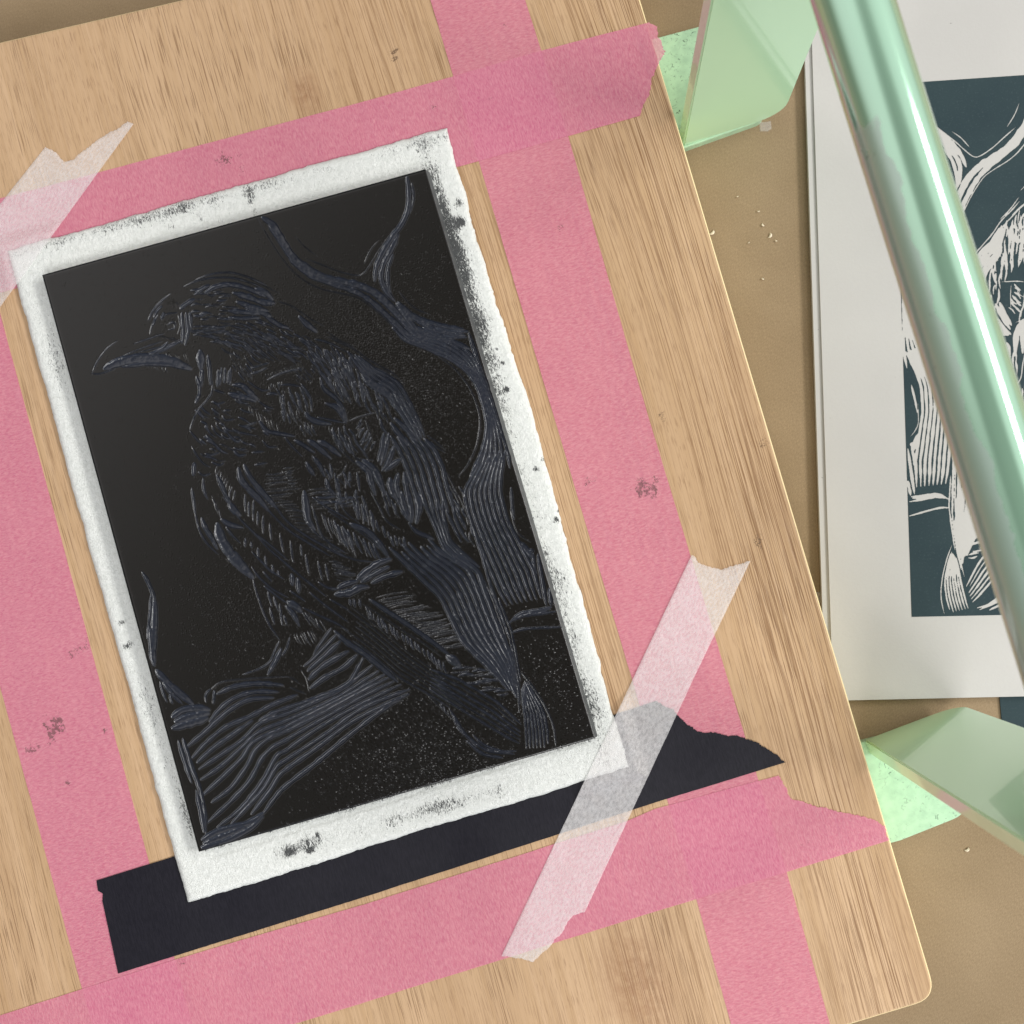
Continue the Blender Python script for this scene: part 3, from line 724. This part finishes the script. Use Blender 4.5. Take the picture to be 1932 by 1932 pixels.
for j, i in hit:
    if 3 <= i < gx - 4 and 3 <= j < gy - 4:
        t = RNG.uniform(.35, 1.2) * RES; k = RNG.choice([1.0, 1.25, 1.6]); ph = RNG.uniform(0, 2 * math.pi); sl = np.arange(-3, 4)
        hgt[j - 3:j + 4, i - 3:i + 4] += (t * (sl[None] * math.cos(ph) + sl[:, None] * math.sin(ph)) + .02) * np.exp(-(sl[None] ** 2 + sl[:, None] ** 2) / k ** 2)
BEAD[hit[:, 0], hit[:, 1]] = 1; BEAD = np.maximum.reduce([np.roll(BEAD, (a_, b_), (0, 1)) for a_ in (-1, 0, 1) for b_ in (-1, 0, 1)])
nz_ = RNG.normal(0, 1, (gy, gx)); nz_ = sum(np.roll(nz_, (a_, b_), (0, 1)) for a_ in (-1, 0, 1) for b_ in (-1, 0, 1)) / 3; hgt += .0085 * nz_ * COL
ed = np.minimum(np.minimum(gX, BW - gX), np.minimum(gY, BH - gY)); hgt -= .12 * np.exp(-ed / .18)
pxg = hap(HB, np.c_[gX.ravel(), gY.ravel()])
Pg = unp(pxg, ZT); Pg[:, 2] += hgt.ravel() * 1e-3
block = empty('lino_block', tuple(unp([(596, 960)], ZP + PT)[0]))
tag(block, 'carved lino block rolled with black ink, a perched raven cut into it', 'lino block')
# body under the face, sides leaning out a little
top = unp(BC, ZT - .0008)[:, :2]; cen = top.mean(0)
bm = bmesh.new(); side = m_side()
def ring(zz, off):
    o = []
    for i in range(4):
        a, b, c = top[i - 1], top[i], top[(i + 1) % 4]; u1 = (b - a) / np.linalg.norm(b - a); u2 = (b - c) / np.linalg.norm(b - c)
        q = b + u1 * off[(i) % 4][0] + u2 * off[i % 4][1]; o.append(bm.verts.new((q[0], q[1], zz)))
    return o
lo = [(.0001, .0001), (.0008, .0001), (.0001, .0008), (.0001, .0001)]
r0_ = ring(ZP + PT + .00002, lo); r1_ = ring(ZT - .00014, [(0, 0)] * 4)
for i in range(4): bm.faces.new((r0_[i], r0_[(i + 1) % 4], r1_[(i + 1) % 4], r1_[i]))
bm.faces.new(r0_[::-1]); body = bm_obj('block_side', bm, side)
body.parent = block; body.matrix_parent_inverse = Matrix.Translation(-Vector(block.location))
face = grid_mesh('inked_face', Pg, gx, gy, m_ink_block(), attrs={'cut': COL, 'bead': BEAD})
face.parent = block; face.matrix_parent_inverse = Matrix.Translation(-Vector(block.location))

# ------------------------------------------------------------------ translucent tapes over the paper corners
def drape(px, torn, label, m):
    """a thin tape that lies on board, tapes and paper and steps down at the paper edge"""
    o = []
    for i, p in enumerate(px):
        q = px[(i + 1) % len(px)]; o += list(rough_line(p, q, 2.2, 1.5)) if i in torn else list(rough_line(p, q, 4, .15))
    o = np.array(o); bm = bmesh.new(); zt = ZP + PT + .0004
    f = bm.faces.new([bm.verts.new(tuple(v)) for v in unp(o, ZB)]); bmesh.ops.triangulate(bm, faces=[f])
    for _ in range(9):
        le = [e for e in bm.edges if e.calc_length() > .0013]
        if le: bmesh.ops.subdivide_edges(bm, edges=le, cuts=1); bmesh.ops.triangulate(bm, faces=[q for q in bm.faces if len(q.verts) > 3])
    HPi = np.linalg.inv(HP); co = np.array([v.co[:] for v in bm.verts])
    cp = (co - [0, 0, CAMZ]) @ R.T; pxv = np.c_[cp[:, 0] / -cp[:, 2] * F + 966, -cp[:, 1] / -cp[:, 2] * F + 966]
    w = hap(HPi, pxv); du = np.minimum(np.minimum(w[:, 0], 1 - w[:, 0]) * 117, np.minimum(w[:, 1], 1 - w[:, 1]) * 172)
    k = np.clip((du + 5.2) / 4.0, 0, 1); k = k * k * (3 - 2 * k); z = ZB + .00042 + k * (zt - ZB - .00042)
    for v, zz, pp in zip(bm.verts, z, unp(pxv, z)): v.co = pp
    bmesh.ops.recalc_face_normals(bm, faces=bm.faces[:])
    for q in bm.faces:
        if q.normal.z < 0: q.normal_flip()
    r = bmesh.ops.extrude_face_region(bm, geom=bm.faces[:])
    for v in r['geom']:
        if isinstance(v, bmesh.types.BMVert): v.co.z += .00006
    t = bm_obj('masking_tape', bm, m, smooth=True); return tag(t, label, 'tape')
mc = m_clear()
drape([(252, 234), (240, 229), (212, 248), (180, 268), (137, 302), (121, 306), (111, 293), (97, 282), (86, 277), (0, 385), (-70, 473), (-70, 676), (7, 570)], (0, 1, 2, 3, 4, 5, 6, 7), 'translucent white tape with forked torn end over the upper left paper corner', mc)
drape([(1305, 1047), (1326, 1065), (1359, 1075), (1380, 1068), (1416, 1058), (1314, 1269), (1104, 1720), (1083, 1726), (1061, 1758), (1039, 1784), (1005, 1815), (979, 1808), (946, 1804)], (0, 1, 2, 3, 6, 7, 8, 9, 10, 11), 'long translucent white tape crossing the lower right paper corner and black strip', mc)

# ------------------------------------------------------------------ the finished print on its card, right
msh = m_sheet(); mpr = m_print()
card = slab('card_sheet', [tuple(q) for q in unp([(1513, -70), (2400, -100), (2440, 1303), (1557, 1322)], .0022)[:, :2]], .0006, .0022, msh)
tag(card, 'plain off-white card whose left edge shows under the raven print', 'card')
zs = .0028
sheet = slab('print_sheet', [tuple(q) for q in unp([(1527, -70), (2410, -100), (2450, 1302), (1572, 1322)], zs)[:, :2]], .00235, zs, msh)
tag(sheet, 'off-white sheet printed with a dark teal raven and branch, under the green bar', 'print')
IC = [(1687, 158), (2345, 114), (2375, 1150), (1720, 1164)]
HI = homog([(BW, 0), (0, 0), (0, BH), (BW, BH)], IC)          # mirrored
i0 = int(gx * .36)
Pi = unp(hap(HI, np.c_[gX[:, i0:].ravel(), gY[:, i0:].ravel()]), zs + .00006)
cc = CUT[:, i0:] > .06
kp = ~(cc[:-1, :-1] & cc[1:, 1:] | cc[:-1, 1:] & cc[1:, :-1])
ink = grid_mesh('ink_impression', Pi, gx - i0, gy, mpr, parent=None, keep=kp, smooth=False)
ink.parent = sheet
low = slab('card_sheet', [tuple(q) for q in unp([(1884, 1290), (2090, 1280), (2100, 1520), (1905, 1525)], .0005)[:, :2]], .0001, .0005, mpr)
tag(low, 'dark teal inked card peeping out below the print beside the green foot', 'card')

# ------------------------------------------------------------------ mint green press frame
press = empty('lino_press', tuple(unp([(1560, 800)], 0)[0])); tag(press, 'glossy mint green press frame with a round crossbar on two upright plates', 'press')
pinv = Matrix.Translation(-Vector(press.location))
def own(o): o.parent = press; o.matrix_parent_inverse = pinv; return o
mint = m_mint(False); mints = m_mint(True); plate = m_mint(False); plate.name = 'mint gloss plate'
pb = [n for n in plate.node_tree.nodes if n.type == 'BSDF_PRINCIPLED'][0]; pb.inputs['Metallic'].default_value = 0; pb.inputs['Coat Weight'].default_value = .55
for n in [q for q in plate.node_tree.nodes if q.type == 'MIX'][:1]:
    plate.node_tree.links.new(n.outputs[2], pb.inputs['Base Color']); pb.inputs['Roughness'].default_value = .2
    for l_ in list(pb.inputs['Roughness'].links): plate.node_tree.links.remove(l_)
    n.inputs[6].default_value = (.54, .87, .56, 1); n.inputs[7].default_value = (.58, .90, .59, 1)
own(slab('foot_plate', round_poly(unp([(1080, 113), (1392, 30), (1446, 224), (1292, 279), (1135, 322)], .003)[:, :2], [0, .003, .003, 0, 0]), 0, .003, mints, bevel=.0004))
own(slab('foot_plate', round_poly(unp([(1450, 1448), (1640, 1396), (1722, 1376), (1838, 1531), (1700, 1586), (1500, 1640)], .003)[:, :2], [0, 0, .002, .006, 0, 0]), 0, .003, mints, bevel=.0004))
HBAR = .114
def cheek(a, b, side, top):
    """upright plate from table points a to b, thickness to one side, lower outer corner rounded"""
    A, B = unp([a, b], .0028)[:, :2]; w = np.linalg.norm(B - A); ux = (B - A) / w; un = np.array([-ux[1], ux[0]]) * side; T = .0042
    prof = [(0, 0)] + [(w - .007 + .007 * math.sin(t), .007 - .007 * math.cos(t)) for t in np.linspace(0, math.pi / 2, 8)] + [(w, top - .012)]
    prof += [(w - .012 + .012 * math.cos(t), top - .012 + .012 * math.sin(t)) for t in np.linspace(0, math.pi / 2, 8)] + [(.012 - .012 * math.sin(t), top - .012 + .012 * math.cos(t)) for t in np.linspace(0, math.pi / 2, 8)]
    bm = bmesh.new(); rr = []
    for off in (0, T): rr.append([bm.verts.new((*(A + ux * s + un * off), .0028 + h)) for s, h in prof])
    n = len(prof); bm.faces.new(rr[0]); bm.faces.new(rr[1][::-1])
    for i in range(n): bm.faces.new((rr[0][i], rr[0][(i + 1) % n], rr[1][(i + 1) % n], rr[1][i]))
    bmesh.ops.recalc_face_normals(bm, faces=bm.faces[:])
    bmesh.ops.bevel(bm, geom=[e for e in bm.edges if abs(e.calc_face_angle(0)) > 1.2], offset=.0004, segments=2, affect='EDGES')
    return own(bm_obj('upright_plate', bm, plate)), (A + B) / 2 + un * T / 2
_, c1 = cheek((1289, 276), (1480, 214), 1, HBAR + .014)
_, c2 = cheek((1631, 1396), (1812, 1328), -1, HBAR + .014)
p0 = unp([(1611, 0)], HBAR)[0]; p1 = unp([(1932 + 60, 1250)], HBAR)[0]
d = np.array([*(c2 - c1), 0]); Ld = np.linalg.norm(d); d /= Ld
# the bar runs from plate to plate
bm = bmesh.new(); seg = 64; r = .0067; e1 = np.array([-d[1], d[0], 0]); rows = []
c1_ = np.array([*c1, HBAR]); 
for s in np.linspace(.0008, Ld - .0008, 40):
    rows.append([bm.verts.new(tuple(c1_ + d * s + e1 * r * math.cos(a) + np.array([0, 0, r * math.sin(a)]))) for a in np.linspace(0, 2 * math.pi, seg, endpoint=False)])
for a, b in zip(rows, rows[1:]):
    for i in range(seg): bm.faces.new((a[i], a[(i + 1) % seg], b[(i + 1) % seg], b[i]))
bm.faces.new(rows[0]); bm.faces.new(rows[-1][::-1])
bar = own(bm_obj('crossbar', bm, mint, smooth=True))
def proj(p):
    c = R @ (np.array(p) - [0, 0, CAMZ]); return c[0] / -c[2] * F + 966, -c[1] / -c[2] * F + 966
print('BAR', proj(c1_), proj(c1_ + d * Ld))

# ------------------------------------------------------------------ small bits on the kraft paper
msv = m_plain('pale lino shaving', (.75, .66, .5), .6)
def shaving(px, L, ang, label):
    c = unp([px], .0004)[0]; bm = bmesh.new(); n = 7; a = []
    for i in range(n):
        t = i / (n - 1) - .5; th = ang + t * 1.2; w = .16 * L * (1 - (2 * t) ** 2) + .00006
        x, y = t * L * math.cos(th), t * L * math.sin(th); z = .0003 * math.sin((t + .5) * 3) + .0001
        a.append([bm.verts.new((c[0] + x - w * math.sin(th), c[1] + y + w * math.cos(th), z)), bm.verts.new((c[0] + x + w * math.sin(th), c[1] + y - w * math.cos(th), z + .00006)), bm.verts.new((c[0] + x, c[1] + y, z + .0002))])
    for p, q in zip(a, a[1:]):
        for i in range(3): bm.faces.new((p[i], p[(i + 1) % 3], q[(i + 1) % 3], q[i]))
    bm.faces.new(a[0]); bm.faces.new(a[-1][::-1])
    tag(bm_obj('lino_shaving', bm, msv), label, 'shaving', 'pale shavings scattered on the kraft paper')
K3 = 900 / 1932 * 1932 / 2500
sh = [((1236.5 + 430 * K3, 1030 * K3), .0007, .3, 'tiny pale shaving on kraft paper, the topmost of the scatter'), ((1236.5 + 300 * K3, 1222 * K3), .0021, .7, 'curled pale shaving nearest the board edge on the kraft paper'), ((1236.5 + 540 * K3, 1108 * K3), .0009, 0, 'small flat pale crumb just above the cluster of shavings'),
      ((1236.5 + 562 * K3, 1180 * K3), .0012, -.9, 'slanting pale shaving at the upper side of the cluster'), ((1236.5 + 605 * K3, 1235 * K3), .0018, 1.2, 'largest pale shaving at the middle of the cluster on kraft'), ((1236.5 + 632 * K3, 1262 * K3), .0008, -.5, 'speck of shaving at the cluster\'s edge nearest the print'),
      ((1236.5 + 490 * K3, 1272 * K3), .0007, .5, 'speck of pale shaving below and left of the cluster'), ((1236.5 + 562 * K3, 1462 * K3), .0009, -.6, 'lone pale shaving far below the cluster beside the print'), ((1236.5 + 1637 * K3, 1236.5 + 1022 * K3), .0016, .6, 'lone pale shaving below the lower green foot plate')]
for a in sh: shaving(*a)
mcl = Mat('clear plastic'); mcl.set(Base_Color=(.85, .83, .8), Roughness=.25); mcl = translucent(mcl, .13).m
def scrap(px, w, h, label):
    c = unp([px], .0006)[0]; q = [(-w, -h), (w * .3, -h * 1.1), (w, -h * .6), (w * .9, h), (-w * .2, h * .8), (-w * 1.1, h * .9)]
    tag(slab('tape_scrap', [(c[0] + x, c[1] + y) for x, y in q], .0001, .0006, mcl, bevel=.0002), label, 'scrap')
scrap((1445, 237), .0016, .0014, 'clear plastic scrap poking out below the upper green upright')
scrap((1546, 1126), .0012, .0016, 'clear plastic scrap between the board edge and the print')
# dirt lifted off: bubble of varnish on the lower foot
S.cycles.max_bounces = 8; S.cycles.transparent_max_bounces = 12
